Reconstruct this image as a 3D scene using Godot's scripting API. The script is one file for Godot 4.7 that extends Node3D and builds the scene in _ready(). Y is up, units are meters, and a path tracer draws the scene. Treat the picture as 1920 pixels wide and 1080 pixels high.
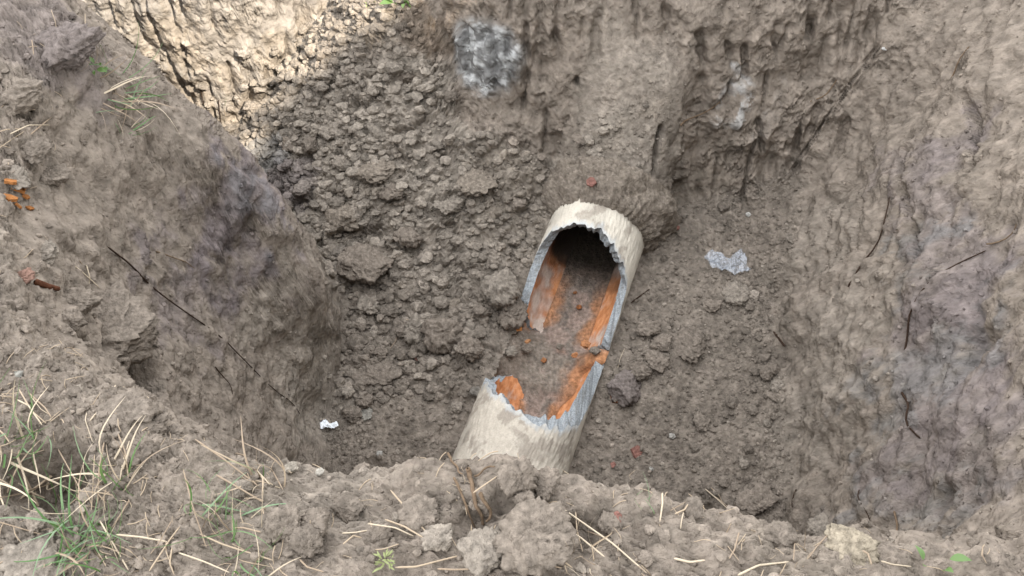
extends Node3D
# An excavated pit with a broken-open pipe at its bottom, seen from the edge.

const EYE := Vector3(0, 1.65, 0)
const PITCH := 50.0
const LENS := 1600.0 / 540.0          # focal length over half the picture's height
const X0 := -3.2
const Z0 := 0.6
const CELL := 0.04
const NXC := 161
const NZC := 156
const FINE := 4                        # the smooth grid has cells of 1 cm
const COLS := 740
const ROWS := 1060
const AX_O := Vector3(0.42, -1.561, -3.0)   # a point on the pipe's axis
const RO := 0.25
const RI := 0.205

# foot of the pit's walls, and their top edge (x, z)
var foot: PackedVector2Array = [Vector2(-.62, -1.35), Vector2(1.15, -1.35), Vector2(1.23, -1.74), Vector2(1.31, -2.57), Vector2(1.50, -3.33), Vector2(.85, -3.33), Vector2(.2, -3.35), Vector2(-.28, -3.42), Vector2(-.62, -4.4), Vector2(-1.0, -4.3), Vector2(-1.27, -4.05), Vector2(-1.58, -3.88), Vector2(-2.6, -3.95), Vector2(-2.6, -3.45), Vector2(-1.45, -3.2), Vector2(-.88, -2.74), Vector2(-.84, -2.45), Vector2(-.88, -2.05), Vector2(-.80, -1.7)]
var foot_wall: PackedInt32Array = [0, 1, 1, 1, 2, 2, 2, 2, 4, 4, 4, 4, 4, 3, 3, 3, 3, 3, 3]   # 0 near, 1 right, 2 back, 3 spur on the left, 4 far wall in the sun
var rim: PackedVector2Array = [Vector2(-.69, -.98), Vector2(-.46, -.92), Vector2(-.13, -.94), Vector2(.05, -.90), Vector2(.27, -.86), Vector2(.47, -.83), Vector2(.59, -.79), Vector2(.81, -.75), Vector2(1.04, -.72), Vector2(1.3, -.74), Vector2(1.55, -1.1), Vector2(1.87, -1.8), Vector2(2.1, -2.5), Vector2(2.32, -3.2), Vector2(2.4, -3.95), Vector2(1.5, -3.98), Vector2(.6, -3.98), Vector2(-.26, -3.93), Vector2(-.45, -4.6), Vector2(-.6, -5.2), Vector2(-1.0, -5.2), Vector2(-1.3, -4.85), Vector2(-1.75, -4.5), Vector2(-2.9, -4.5), Vector2(-2.95, -3.1), Vector2(-1.85, -2.95), Vector2(-1.44, -2.50), Vector2(-1.40, -2.08), Vector2(-1.38, -1.70), Vector2(-1.22, -1.36), Vector2(-.90, -1.10)]

var ax_d := Vector3(-.367, -.169, 1).normalized()
var ax_u: Vector3
var ax_r: Vector3
var himg: Image
var cimg: Image
var timg: Image      # r: how far up a wall, g: rubble, b: dryness of the loose ground
var wimg: PackedInt32Array
var xs: PackedFloat32Array
var zcol: Array[PackedFloat32Array] = []
var pos: PackedVector3Array
var nrm: PackedVector3Array
var zones: PackedByteArray
var tints: PackedColorArray
var taken := {}
var rng := RandomNumberGenerator.new()
var soil: StandardMaterial3D
var clod_mat: StandardMaterial3D

func _ready() -> void:
	rng.seed = 7
	ax_u = (Vector3.UP - ax_d * ax_d.y).normalized()
	ax_r = ax_d.cross(ax_u)
	var cam := Camera3D.new()
	cam.name = "camera"
	cam.fov = rad_to_deg(2.0 * atan(1.0 / LENS))
	cam.near = 0.05
	cam.far = 400.0
	cam.position = EYE
	cam.rotation_degrees = Vector3(-PITCH, 0, 0)
	add_child(cam)
	cam.current = true
	var sky_mat := ProceduralSkyMaterial.new()
	sky_mat.sky_top_color = Color(0.90, 0.91, 0.93)
	sky_mat.sky_horizon_color = Color(0.95, 0.95, 0.94)
	sky_mat.ground_horizon_color = Color(0.60, 0.57, 0.52)
	sky_mat.ground_bottom_color = Color(0.45, 0.42, 0.38)
	sky_mat.sky_curve = 0.2
	var sky := Sky.new()
	sky.sky_material = sky_mat
	var env := Environment.new()
	env.background_mode = Environment.BG_SKY
	env.sky = sky
	env.background_energy_multiplier = 2.0
	env.tonemap_mode = Environment.TONE_MAPPER_LINEAR
	env.tonemap_exposure = 2.2
	env.sdfgi_enabled = true
	env.ssao_enabled = true
	env.ssil_enabled = true
	var we := WorldEnvironment.new()
	we.name = "world"
	we.environment = env
	add_child(we)
	var sun := DirectionalLight3D.new()
	sun.name = "sun"
	sun.light_color = Color(1.0, 0.955, 0.89)
	sun.light_energy = 1.6
	sun.light_angular_distance = 0.5
	sun.shadow_enabled = true
	sun.look_at_from_position(Vector3(0.545, 0.707, 0.45) * 30.0, Vector3.ZERO)
	add_child(sun)
	materials()
	coarse()
	terrain()
	pipe()
	trees()
	loose_earth()
	finds()
	plants()

# ---------------------------------------------------------------- helpers
func numbered(n: String) -> String:
	if not taken.has(n):
		taken[n] = 0
		return n
	taken[n] += 1
	return "%s_%03d" % [n, taken[n]]

func tag(o: Node3D, label: String, category := "", group := "", kind := "") -> Node3D:
	o.set_meta("label", label)
	if category: o.set_meta("category", category)
	if group: o.set_meta("group", group)
	if kind: o.set_meta("kind", kind)
	return o

func obj(called: String, m: Mesh, material: Material, parent: Node3D = null) -> MeshInstance3D:
	var o := MeshInstance3D.new()
	o.mesh = m
	o.material_override = material
	if parent == null:
		o.name = numbered(called)
		add_child(o)
	else:
		o.name = called
		parent.add_child(o, true)
	return o

func base(called: String, at: Vector3) -> Node3D:
	var o := Node3D.new()
	o.name = numbered(called)
	o.position = at
	add_child(o)
	return o

func noise(seed_: int, freq: float, oct := 3, kind := FastNoiseLite.TYPE_SIMPLEX_SMOOTH) -> FastNoiseLite:
	var n := FastNoiseLite.new()
	n.seed = seed_
	n.frequency = freq
	n.noise_type = kind
	n.fractal_type = FastNoiseLite.FRACTAL_FBM if oct > 1 else FastNoiseLite.FRACTAL_NONE
	n.fractal_octaves = oct
	if kind == FastNoiseLite.TYPE_CELLULAR:
		n.cellular_return_type = FastNoiseLite.RETURN_DISTANCE
		n.cellular_jitter = 1.0
	return n

func tex(n: FastNoiseLite, size := 1024) -> ImageTexture:
	return ImageTexture.create_from_image(n.get_seamless_image(size, size))

func ramp_tex(n: FastNoiseLite, lo: float, size := 1024) -> ImageTexture:   # grain: brightness from lo to 1
	var im := n.get_seamless_image(size, size)
	im.convert(Image.FORMAT_RGB8)
	im.adjust_bcs(1.0, 1.0, 1.0)
	var data := im.get_data()
	for i in data.size():
		data[i] = int(255.0 * lo + data[i] * (1.0 - lo))
	return ImageTexture.create_from_image(Image.create_from_data(size, size, false, Image.FORMAT_RGB8, data))

var grain: ImageTexture
var soft_grain: ImageTexture
var pebble_normal: ImageTexture
var bump: ImageTexture
func earthy(c: Color, tile: float, relief: float, vertex := true) -> StandardMaterial3D:
	var m := StandardMaterial3D.new()
	m.albedo_color = c
	m.vertex_color_use_as_albedo = vertex
	m.albedo_texture = grain
	m.roughness = 1.0
	m.metallic_specular = 0.25
	m.normal_enabled = true
	m.normal_texture = pebble_normal
	m.normal_scale = 0.7
	m.heightmap_enabled = true
	m.heightmap_texture = bump
	m.heightmap_scale = relief
	m.uv1_triplanar = true
	m.uv1_world_triplanar = true
	m.uv1_scale = Vector3.ONE * tile
	return m

func materials() -> void:
	grain = ramp_tex(noise(3, 0.02, 5), 0.62, 512)
	soft_grain = ramp_tex(noise(4, 0.05, 4), 0.86, 512)
	var pim := noise(5, 0.03, 5).get_seamless_image(1024, 1024)
	pim.bump_map_to_normal_map(4.0)
	pebble_normal = ImageTexture.create_from_image(pim)
	var cn := noise(9, 0.022, 4, FastNoiseLite.TYPE_CELLULAR)
	cn.domain_warp_enabled = true
	cn.domain_warp_amplitude = 30.0
	cn.domain_warp_frequency = 0.02
	bump = ImageTexture.create_from_image(cn.get_seamless_image(1024, 1024, true))
	soil = earthy(Color.WHITE, 1.7, 1.5)
	soil.normal_scale = 0.5
	clod_mat = earthy(Color.WHITE, 3.7, 1.0)

# ---------------------------------------------------------------- the shape of the ground
func floor_y(_x: float, z: float) -> float:
	return -1.79 + 0.155 * clampf(-z - 1.9, -0.6, 2.2)

func smax(a: float, b: float, k: float) -> float:
	var h := clampf(0.5 + 0.5 * (a - b) / k, 0.0, 1.0)
	return lerpf(b, a, h) + k * h * (1.0 - h)

func coarse() -> void:
	var low := noise(21, 1.1, 2)
	var tint := noise(33, 1.6, 4)
	var hh := PackedFloat32Array(); hh.resize(NXC * NZC)
	var tt := PackedFloat32Array(); tt.resize(NXC * NZC * 3)
	var cc := PackedFloat32Array(); cc.resize(NXC * NZC * 3)
	wimg.resize(NXC * NZC)
	var far_d := Vector2(ax_d.x, ax_d.z).normalized()
	for j in NZC:
		for i in NXC:
			var p := Vector2(X0 + i * CELL, Z0 - j * CELL)
			var db := 1e9
			var wall := 0
			for k in foot.size():
				var q := Geometry2D.get_closest_point_to_segment(p, foot[k], foot[(k + 1) % foot.size()])
				var dd := q.distance_to(p)
				if dd < db:
					db = dd
					wall = foot_wall[k]
			var dc := 1e9
			for k in rim.size():
				var q := Geometry2D.get_closest_point_to_segment(p, rim[k], rim[(k + 1) % rim.size()])
				dc = minf(dc, q.distance_to(p))
			var fy := floor_y(p.x, p.y)
			var wob := low.get_noise_2d(p.x, p.y)
			var gy := 0.05 * wob + 0.07 * exp(-pow((p.x - .02) / .22, 2.0)) * smoothstep(-.6, -.85, p.y) * smoothstep(-1.3, -1.0, p.y) + 0.10 * smoothstep(-1.2, -1.6, p.x) * smoothstep(-2.0, -2.6, p.y) + 0.12 * smoothstep(-1.15, -1.9, p.x) * smoothstep(-.6, -1.6, p.y)
			var t := 0.0
			if Geometry2D.is_point_in_polygon(p, foot):
				t = 0.0
			elif not Geometry2D.is_point_in_polygon(p, rim):
				t = 1.0
				gy -= 0.07 * exp(-dc / 0.12)
			else:
				t = db / (db + dc)
				gy -= 0.07
			var e := lerpf(0.92, lerpf(0.95, 0.45, smoothstep(-2.1, -2.5, p.y)), smoothstep(-.4, -.9, p.x) * smoothstep(-1.2, -1.7, p.y))
			var y := lerpf(fy, gy, pow(t, e))
			var cone := -0.56 - 0.78 * p.distance_to(Vector2(-.40, -4.22)) + 0.05 * wob
			var rub := 0.0
			if wall != 1 and t < 0.9 and p.y < -2.4:
				var raised := smax(y, cone, 0.16)
				rub = clampf((cone - y) / 0.12 + 0.6, 0.0, 1.0) * (1.0 if t < 0.7 else 0.3)
				y = raised
			if t < 0.05 and p.y < -2.2 and p.x < .1:
				rub = maxf(rub, 0.8 * smoothstep(.1, -.3, p.x))
			var ridge := 0.0
			# soil left on top of the pipe where it runs into the wall
			var o2 := Vector2(AX_O.x, AX_O.z)
			var s2 := (p - o2).dot(far_d)
			var off := absf((p - o2).dot(Vector2(-far_d.y, far_d.x)))
			var s := s2 / sqrt(1.0 - ax_d.y * ax_d.y)
			if s < -0.10 and s > -0.85 and off < 0.31:
				var top := AX_O.y + ax_d.y * s + 0.31 * (1.0 - pow(off / 0.31, 4.0)) - 0.03 + 0.36 * smoothstep(-.12, -.6, s)
				ridge = smoothstep(.33, .22, off) * smoothstep(-.08, -.16, s) * smoothstep(-.75, -.6, s)
				y = smax(y, top, 0.05)
			hh[j * NXC + i] = y
			var n3 := (j * NXC + i) * 3
			tt[n3] = t
			tt[n3 + 1] = rub
			tt[n3 + 2] = ridge
			wimg[j * NXC + i] = wall if t > 0.04 and t < 0.98 else (6 if t >= 0.98 else (7 if rub > 0.5 else 5))
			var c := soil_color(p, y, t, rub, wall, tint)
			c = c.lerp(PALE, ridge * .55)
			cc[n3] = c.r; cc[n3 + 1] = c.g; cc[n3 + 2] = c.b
	var soft := hh.duplicate()
	for j in range(1, NZC - 1):
		for i in range(1, NXC - 1):
			var k := j * NXC + i
			soft[k] = hh[k] * .28 + (hh[k - 1] + hh[k + 1] + hh[k - NXC] + hh[k + NXC]) * .12 + (hh[k - NXC - 1] + hh[k - NXC + 1] + hh[k + NXC - 1] + hh[k + NXC + 1]) * .06
	hh = soft
	for again in 24:      # the inner corner between the back wall and the clay wall is rounded
		soft = hh.duplicate()
		for j in range(84, 122):
			for i in range(112, NXC - 1):
				var k := j * NXC + i
				soft[k] = hh[k] * .28 + (hh[k - 1] + hh[k + 1] + hh[k - NXC] + hh[k + NXC]) * .12 + (hh[k - NXC - 1] + hh[k - NXC + 1] + hh[k + NXC - 1] + hh[k + NXC + 1]) * .06
		hh = soft
	himg = Image.create_from_data(NXC, NZC, false, Image.FORMAT_RF, hh.to_byte_array())
	timg = Image.create_from_data(NXC, NZC, false, Image.FORMAT_RGBF, tt.to_byte_array())
	cimg = Image.create_from_data(NXC, NZC, false, Image.FORMAT_RGBF, cc.to_byte_array())

const DRY := Color(.322, .269, .218)
const DAMP_AND_SHADE := Color(.280, .234, .190)
const MAUVE := Color(.240, .202, .202)
const GLEY := Color(.245, .252, .252)
const TAN := Color(.345, .290, .232)
const PALE := Color(.376, .324, .266)
const CRUST := Color(.66, .66, .64)
func soil_color(p: Vector2, _y: float, t: float, rub: float, wall: int, _tint: FastNoiseLite) -> Color:
	var c := DRY
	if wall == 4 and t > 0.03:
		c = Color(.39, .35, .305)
	if t < 0.05:
		c = (DAMP_AND_SHADE * lerpf(1.0, .86, smoothstep(.3, .6, p.x))).lerp(PALE, clampf(0.2 + rub, 0, 1) * smoothstep(-1.9, -3.3, p.y) + 0.1)
	return c

# kinds of soil in the cut faces, plus painted light and shade: where in the photograph, how far they reach (m), colour, strength
func strata_and_light() -> void:
	var patches := [[360, 480, .16, MAUVE, .8], [440, 420, .17, MAUVE, .9], [480, 330, .18, MAUVE, .9], [540, 345, .15, MAUVE, .7], [400, 560, .15, MAUVE, .8], [330, 600, .13, MAUVE, .6], [500, 300, .13, GLEY, .6], [470, 380, .09, GLEY, .5], [560, 640, .28, PALE * 1.12, .9], [580, 730, .25, PALE * 1.1, .85], [610, 540, .18, PALE * 1.1, .8], [250, 400, .25, DRY, .5], [420, 640, .2, DRY, .7],  # spur's lower face: light tan soil, paled further as painted light
		[1375, 175, .07, CRUST, .7], [1450, 205, .045, CRUST, .5], [1735, 130, .07, DAMP_AND_SHADE, .9], [1740, 320, .18, MAUVE, .9], [1760, 430, .18, MAUVE, .9], [1800, 260, .13, MAUVE, .7], [1680, 300, .1, MAUVE, .6], [1780, 560, .2, MAUVE, .9], [1860, 500, .15, MAUVE, .9], [1730, 640, .18, MAUVE, .8], [1800, 750, .22, MAUVE, .9], [1860, 850, .25, MAUVE, .8], [1700, 850, .15, MAUVE, .8], [1640, 890, .1, MAUVE, .5], [1880, 680, .15, MAUVE, .8],
		[1780, 420, .09, GLEY, .9], [1680, 470, .08, GLEY, .8], [1660, 690, .1, GLEY, .9], [1665, 775, .09, GLEY, .95], [1800, 680, .12, GLEY, .8], [1720, 700, .1, GLEY, .7], [1610, 930, .09, GLEY, .9], [1720, 950, .12, GLEY, .8], [1780, 1000, .1, GLEY, .7], [1810, 610, .1, GLEY * .6, .8], [1700, 560, .07, GLEY, .7], [1840, 920, .07, GLEY * .6, .7],
		[1320, 320, .16, TAN, .7], [1230, 205, .1, TAN, .8], [1560, 650, .28, PALE, .7], [1540, 450, .22, PALE, .5], [1510, 820, .22, PALE, .7], [1330, 270, .12, DAMP_AND_SHADE, .7], [1120, 340, .2, TAN, .5], [800, 50, .16, Color(.25, .19, .14), .8], [950, 340, .2, TAN, .5], [1000, 260, .13, DAMP_AND_SHADE, .6], [700, 620, .3, DAMP_AND_SHADE * .85, .6], [900, 560, .15, DAMP_AND_SHADE * .85, .5], [1268, 270, .07, DAMP_AND_SHADE * .8, .8], [1075, 285, .09, DAMP_AND_SHADE * .8, .7], [1450, 430, .2, DAMP_AND_SHADE, .7], [1440, 900, .2, DRY, .4], [1480, 1020, .12, TAN, .7], [580, 890, .2, PALE, .5], [470, 880, .12, TAN, .4], [60, 1050, .15, PALE, .6], [1000, 1000, .15, DAMP_AND_SHADE, .5], [240, 480, .2, DAMP_AND_SHADE, .3], [110, 80, .2, MAUVE, .5], [680, 40, .3, DAMP_AND_SHADE, .4]]  # the darkened spots flanking the pipe's ridge are painted shade
	var at := []
	for k in patches: at.append(look(k[0], k[1]))
	for j in NZC:
		for i in NXC:
			var p := Vector3(X0 + i * CELL, himg.get_pixel(i, j).r, Z0 - j * CELL)
			var c := cimg.get_pixel(i, j)
			for k in patches.size():
				var r: float = patches[k][2]
				var d := p.distance_to(at[k])
				if d < r * 1.6:
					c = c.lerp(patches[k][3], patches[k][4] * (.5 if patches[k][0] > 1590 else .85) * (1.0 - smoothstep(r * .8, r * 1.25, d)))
			cimg.set_pixel(i, j, c)

func look(u: float, v: float) -> Vector3:   # where the line of sight through a pixel of the 1920 x 1080 photograph meets the ground
	var b := Basis.from_euler(Vector3(-deg_to_rad(PITCH), 0, 0))
	var d := (b * Vector3((u - 960.0) / 540.0, (540.0 - v) / 540.0, -LENS)).normalized()
	var t := 1.2
	while t < 8.0:
		var p := EYE + d * t
		if p.y < height(p.x, p.z): break
		t += 0.01
	return EYE + d * t

# bilinear reading of the coarse grids
func gridf(im: Image, x: float, z: float) -> Color:
	var fx := clampf((x - X0) / CELL, 0.0, NXC - 1.001)
	var fz := clampf((Z0 - z) / CELL, 0.0, NZC - 1.001)
	var i := int(fx)
	var j := int(fz)
	var a := im.get_pixel(i, j).lerp(im.get_pixel(i + 1, j), fx - i)
	var b := im.get_pixel(i, j + 1).lerp(im.get_pixel(i + 1, j + 1), fx - i)
	return a.lerp(b, fz - j)

var fine: PackedFloat32Array
var fw: int
var fh: int
func height(x: float, z: float) -> float:
	var fx := clampf((x - X0) / CELL * FINE + (FINE - 1) * 0.5, 0.0, fw - 1.001)
	var fz := clampf((Z0 - z) / CELL * FINE + (FINE - 1) * 0.5, 0.0, fh - 1.001)
	var i := int(fx)
	var j := int(fz)
	var k := j * fw + i
	var u := fx - i
	var a := lerpf(fine[k], fine[k + 1], u)
	var b := lerpf(fine[k + fw], fine[k + fw + 1], u)
	return lerpf(a, b, fz - j)

func in_pipe(p: Vector3, r: float) -> bool:
	var m := p - AX_O
	var s := m.dot(ax_d)
	return s > -1.15 and s < 1.75 and (m - ax_d * s).length_squared() < r * r

func terrain() -> void:
	var big := himg.duplicate() as Image
	fw = NXC * FINE
	fh = NZC * FINE
	big.resize(fw, fh, Image.INTERPOLATE_CUBIC)
	fine = big.get_data().to_float32_array()
	strata_and_light()
	var crust_at := look(908, 108)
	var bulge_at := look(540, 600)
	var hollows := []
	var slots := []      # marks of the bucket's teeth: from, to (pixels), half width and depth in metres
	for q in [[1250, 5, 1262, 120, .030, .05], [1308, 50, 1320, 130, .030, .055], [1364, 72, 1372, 112, .020, .04], [1396, 78, 1402, 155, .022, .045], [1528, 20, 1512, 82, .035, .075], [1640, 10, 1625, 150, .03, .03], [1241, 232, 1222, 335, .018, .06], [1420, 215, 1431, 292, .02, .045], [1496, 238, 1490, 296, .025, .05], [1538, 188, 1488, 330, .025, .045], [1588, 210, 1556, 300, .025, .045], [1700, 100, 1697, 335, .022, .05], [1697, 335, 1722, 500, .022, .035], [1815, 175, 1826, 335, .020, .045], [960, 250, 955, 312, .014, .05], [990, 308, 981, 352, .014, .05], [1082, 140, 1072, 335, .016, .05], [986, 40, 984, 215, .018, .04], [1655, 428, 1585, 540, .012, .03], [1480, 260, 1440, 400, .02, .035], [1120, 20, 1118, 120, .03, .03], [1045, 0, 1040, 90, .02, .03], [1560, 360, 1535, 520, .02, .02], [1620, 330, 1600, 470, .02, .02]]:
		var pa := look(q[0], q[1])
		var pb := look(q[2], q[3])
		slots.append([pa, pb, q[4], q[5] * 1.1, AABB(pa, Vector3.ZERO).expand(pb).grow(q[4] + .03)])
	for q in [[95, 905, .075, .15], [262, 702, .09, .16], [165, 655, .035, .06], [225, 680, .05, .08], [885, 990, .03, .04], [1330, 952, .02, .03], [700, 880, .05, .03], [940, 950, .03, .04], [1100, 1000, .04, .04], [450, 830, .05, .04], [1815, 640, .07, .06], [1765, 935, .05, .05], [765, 150, .04, .05], [1040, 270, .07, .03], [1365, 275, .10, .02]]:
		hollows.append([look(q[0], q[1]), q[2], q[3]])
	# columns: closer together where the side walls stand
	var acc := PackedFloat32Array()
	var sum := 0.0
	var steps := 1280
	for i in steps + 1:
		var x := X0 + 6.4 * i / steps
		acc.append(sum)
		var w := 1.0 + 1.7 * smoothstep(-1.6, -1.4, x) * smoothstep(-.6, -.75, x) + 0.9 * smoothstep(1.0, 1.25, x) * smoothstep(2.5, 2.2, x)
		if x < -2.1 or x > 2.5: w = 0.2
		sum += w
	var at := 0
	for i in COLS:
		var want := acc[steps] * i / (COLS - 1.0)
		while at < steps - 1 and acc[at + 1] < want: at += 1
		xs.append(X0 + 6.4 * (at + clampf((want - acc[at]) / maxf(acc[at + 1] - acc[at], 1e-6), 0, 1)) / steps)
	var rough := noise(41, 2.4, 3)
	var mid := noise(42, 11.0, 3)
	var small := noise(43, 34.0, 3)
	var cell1 := noise(44, 10.0, 1, FastNoiseLite.TYPE_CELLULAR)
	var cell2 := noise(45, 26.0, 2, FastNoiseLite.TYPE_CELLULAR)
	for c in [cell1, cell2]:
		c.domain_warp_enabled = true
		c.domain_warp_amplitude = 0.09
		c.domain_warp_frequency = 9.0
	var plate := noise(48, 9.0, 2, FastNoiseLite.TYPE_CELLULAR)
	plate.cellular_return_type = FastNoiseLite.RETURN_CELL_VALUE
	plate.domain_warp_enabled = true
	plate.domain_warp_amplitude = 0.09
	plate.domain_warp_frequency = 7.0
	var groove := noise(46, 1.0, 2)
	var hue := noise(47, 5.0, 4)
	var speck := noise(49, 60.0, 2)
	pos.resize(COLS * ROWS)
	var cols := PackedColorArray(); cols.resize(COLS * ROWS)
	var zone := PackedByteArray(); zone.resize(COLS * ROWS)
	var nz := 620
	for i in COLS:
		var x := xs[i]
		var ca := PackedFloat32Array(); ca.resize(nz + 1)
		var s := 0.0
		var prev := height(x, Z0)
		for k in nz + 1:
			var z := Z0 - 0.01 * k
			var y := height(x, z)
			var w := 1.0 / Vector3(x, y - EYE.y, z).length()
			if z > -0.5 or z < -4.7: w *= 0.2
			s += sqrt(0.0001 + (y - prev) * (y - prev)) * w
			ca[k] = s
			prev = y
		var zc := PackedFloat32Array(); zc.resize(ROWS)
		var k0 := 0
		for r in ROWS:
			var want := ca[0] + (ca[nz] - ca[0]) * r / (ROWS - 1.0)
			while k0 < nz - 1 and ca[k0 + 1] < want: k0 += 1
			var z := Z0 - 0.01 * (k0 + clampf((want - ca[k0]) / maxf(ca[k0 + 1] - ca[k0], 1e-7), 0, 1))
			zc[r] = z
			var y := height(x, z)
			var n := Vector3(height(x - .012, z) - height(x + .012, z), .024, height(x, z - .012) - height(x, z + .012)).normalized()
			var p := Vector3(x, y, z)
			var T := gridf(timg, x, z)
			var steep := smoothstep(0.85, 0.5, n.y)
			var rub := T.g
			var top := smoothstep(0.9, 1.0, T.r)
			var side := smoothstep(.35, .75, -n.x / (absf(n.x) + absf(n.z) + .001)) if x > 0.0 else 0.0
			var along := lerpf(x * 1.1, (y - .32 * (-z - 2.2)) * 1.3, side)
			var g := groove.get_noise_2d(along * lerpf(5.0, 3.8, side), lerpf(y, z, side) * 0.8 + 3.0 + 8.0 * side)
			var c1 := 0.5 - cell1.get_noise_3dv(p)
			var c2 := 0.5 - cell2.get_noise_3dv(p)
			var m := mid.get_noise_3dv(p)
			var f := small.get_noise_3dv(p)
			var left := x < -.55 and z > -3.0
			var pl := plate.get_noise_3d(p.x, p.y * 0.6, p.z)
			var chip := (0.7 if left else 1.0) * smoothstep(-.25, .25, rough.get_noise_3d(p.x * 1.7, p.y * 1.7 + 5.0, p.z * 1.7))   # some of the face is smeared smooth, some is chipped
			var calm := 1.0 - .75 * T.b
			chip *= calm * (1.0 - .4 * side)
			var d := 0.05 * rough.get_noise_3dv(p) * (0.5 + steep * (0.42 if left else 0.8)) * calm
			var gv := clampf(absf(g) * 2.4, 0.0, 1.0)
			gv = lerpf(gv, 1.0, clampf(3.2 * side * (1.0 - side) + smoothstep(.0, .25, rough.get_noise_3d(p.x, p.y - 4.0, p.z)), 0, 1) * .9)
			d += steep * (-(0.05 - .035 * side) * (1.0 - gv) * (1.0 - gv) * calm * (0.25 if left else 1.0 - side * smoothstep(-2.5, -1.9, z) * .85) + (0.017 if left else 0.020) * calm * m + (0.002 + 0.010 * chip) * f + 0.018 * pl * chip + 0.018 * chip * (c2 - 0.6))
			d += (1.0 - steep) * (0.012 * m + 0.008 * f + (0.006 + 0.010 * rub + 0.036 * top) * (c1 - 0.6) + (0.010 + 0.014 * rub + 0.015 * top) * (c2 - 0.6) + (0.006 + 0.030 * rub) * pl)
			if steep > .2 and x > -.2:
				for sq in slots:
					var sb: AABB = sq[4]
					if not sb.has_point(p): continue
					var q := Geometry3D.get_closest_point_to_segment(p, sq[0], sq[1])
					var sd := q.distance_to(p) + .010 * m
					var ends: float = minf(q.distance_to(sq[0]), q.distance_to(sq[1])) / sq[2]
					d -= sq[3] * smoothstep(sq[2], sq[2] * .45, sd) * smoothstep(.0, 1.8, ends)
			if left: d += 0.07 * exp(-p.distance_squared_to(bulge_at) / .07)
			for hq in hollows:
				var hd := p.distance_squared_to(hq[0])
				if hd < hq[1] * hq[1] * 2.2: d -= hq[2] * smoothstep(hq[1] * 1.45, hq[1] * .4, sqrt(hd) + .02 * m)
			p += n * d
			pos[i * ROWS + r] = p
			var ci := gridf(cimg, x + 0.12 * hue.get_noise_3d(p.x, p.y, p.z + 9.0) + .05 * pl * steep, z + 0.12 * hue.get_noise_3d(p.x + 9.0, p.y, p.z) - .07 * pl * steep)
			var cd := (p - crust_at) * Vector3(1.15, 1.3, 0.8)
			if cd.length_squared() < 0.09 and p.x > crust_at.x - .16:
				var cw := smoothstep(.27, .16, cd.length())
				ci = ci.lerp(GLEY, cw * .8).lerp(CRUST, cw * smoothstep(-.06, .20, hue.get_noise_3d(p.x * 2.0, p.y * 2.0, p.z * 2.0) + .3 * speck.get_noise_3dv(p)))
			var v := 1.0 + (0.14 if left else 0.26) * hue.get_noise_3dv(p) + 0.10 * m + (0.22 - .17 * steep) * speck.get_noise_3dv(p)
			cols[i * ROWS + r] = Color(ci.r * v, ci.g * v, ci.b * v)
			var gi := clampi(roundi((x - X0) / CELL), 0, NXC - 1)
			var gj := clampi(roundi((Z0 - z) / CELL), 0, NZC - 1)
			zone[i * ROWS + r] = wimg[gj * NXC + gi]
		zcol.append(zc)
	zones = zone
	tints = cols
	nrm.resize(COLS * ROWS)
	for i in COLS:
		var i0 := maxi(i - 1, 0) * ROWS
		var i1 := mini(i + 1, COLS - 1) * ROWS
		for r in ROWS:
			var a := pos[i1 + r] - pos[i0 + r]
			var b := pos[i * ROWS + mini(r + 1, ROWS - 1)] - pos[i * ROWS + maxi(r - 1, 0)]
			nrm[i * ROWS + r] = a.cross(b).normalized()
	var names := ["near_pit_wall", "right_pit_wall", "back_pit_wall", "left_earth_bank", "far_sunlit_pit_wall", "pit_floor", "ground", "rubble_slope"]
	var labels := ["steep earth face under the near lip of the pit", "tall dug clay wall with mauve and blue grey patches and root ends", "dug clay wall scored by bucket teeth behind the pipe", "rounded spur of cut earth with mauve topsoil band beside the pit", "bright sunlit cut earth wall beyond the rubble", "dark trodden pit floor of loose grey brown soil", "loose cloddy ground with straw around the pit edge", "slope of loose crumbly soil sliding into the pit"]
	for zn in 8:
		var remap := PackedInt32Array(); remap.resize(COLS * ROWS); remap.fill(-1)
		var vp := PackedVector3Array()
		var vn := PackedVector3Array()
		var vc := PackedColorArray()
		var idx := PackedInt32Array()
		for i in COLS - 1:
			for r in ROWS - 1:
				var a := i * ROWS + r
				if zone[a] != zn: continue
				var q: Array[int] = [a, a + 1, a + ROWS, a + ROWS + 1]
				var inside := false
				for k in q:
					if in_pipe(pos[k], 0.222): inside = true
				if inside: continue
				for k in q:
					if remap[k] < 0:
						remap[k] = vp.size()
						vp.append(pos[k]); vn.append(nrm[k]); vc.append(cols[k])
				idx.append_array([remap[q[0]], remap[q[1]], remap[q[2]], remap[q[2]], remap[q[1]], remap[q[3]]])
		if idx.is_empty(): continue
		var arr := []
		arr.resize(Mesh.ARRAY_MAX)
		arr[Mesh.ARRAY_VERTEX] = vp
		arr[Mesh.ARRAY_NORMAL] = vn
		arr[Mesh.ARRAY_COLOR] = vc
		arr[Mesh.ARRAY_INDEX] = idx
		var me := ArrayMesh.new()
		me.add_surface_from_arrays(Mesh.PRIMITIVE_TRIANGLES, arr)
		tag(obj(names[zn], me, soil), labels[zn], "", "", "structure")
	# the field around, out to the horizon
	var st := SurfaceTool.new()
	st.begin(Mesh.PRIMITIVE_TRIANGLES)
	var far := 150.0
	var inner := [Vector2(-3.15, .55), Vector2(3.15, .55), Vector2(3.15, -5.55), Vector2(-3.15, -5.55)]
	var outer := [Vector2(-far, far), Vector2(far, far), Vector2(far, -far), Vector2(-far, -far)]
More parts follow.
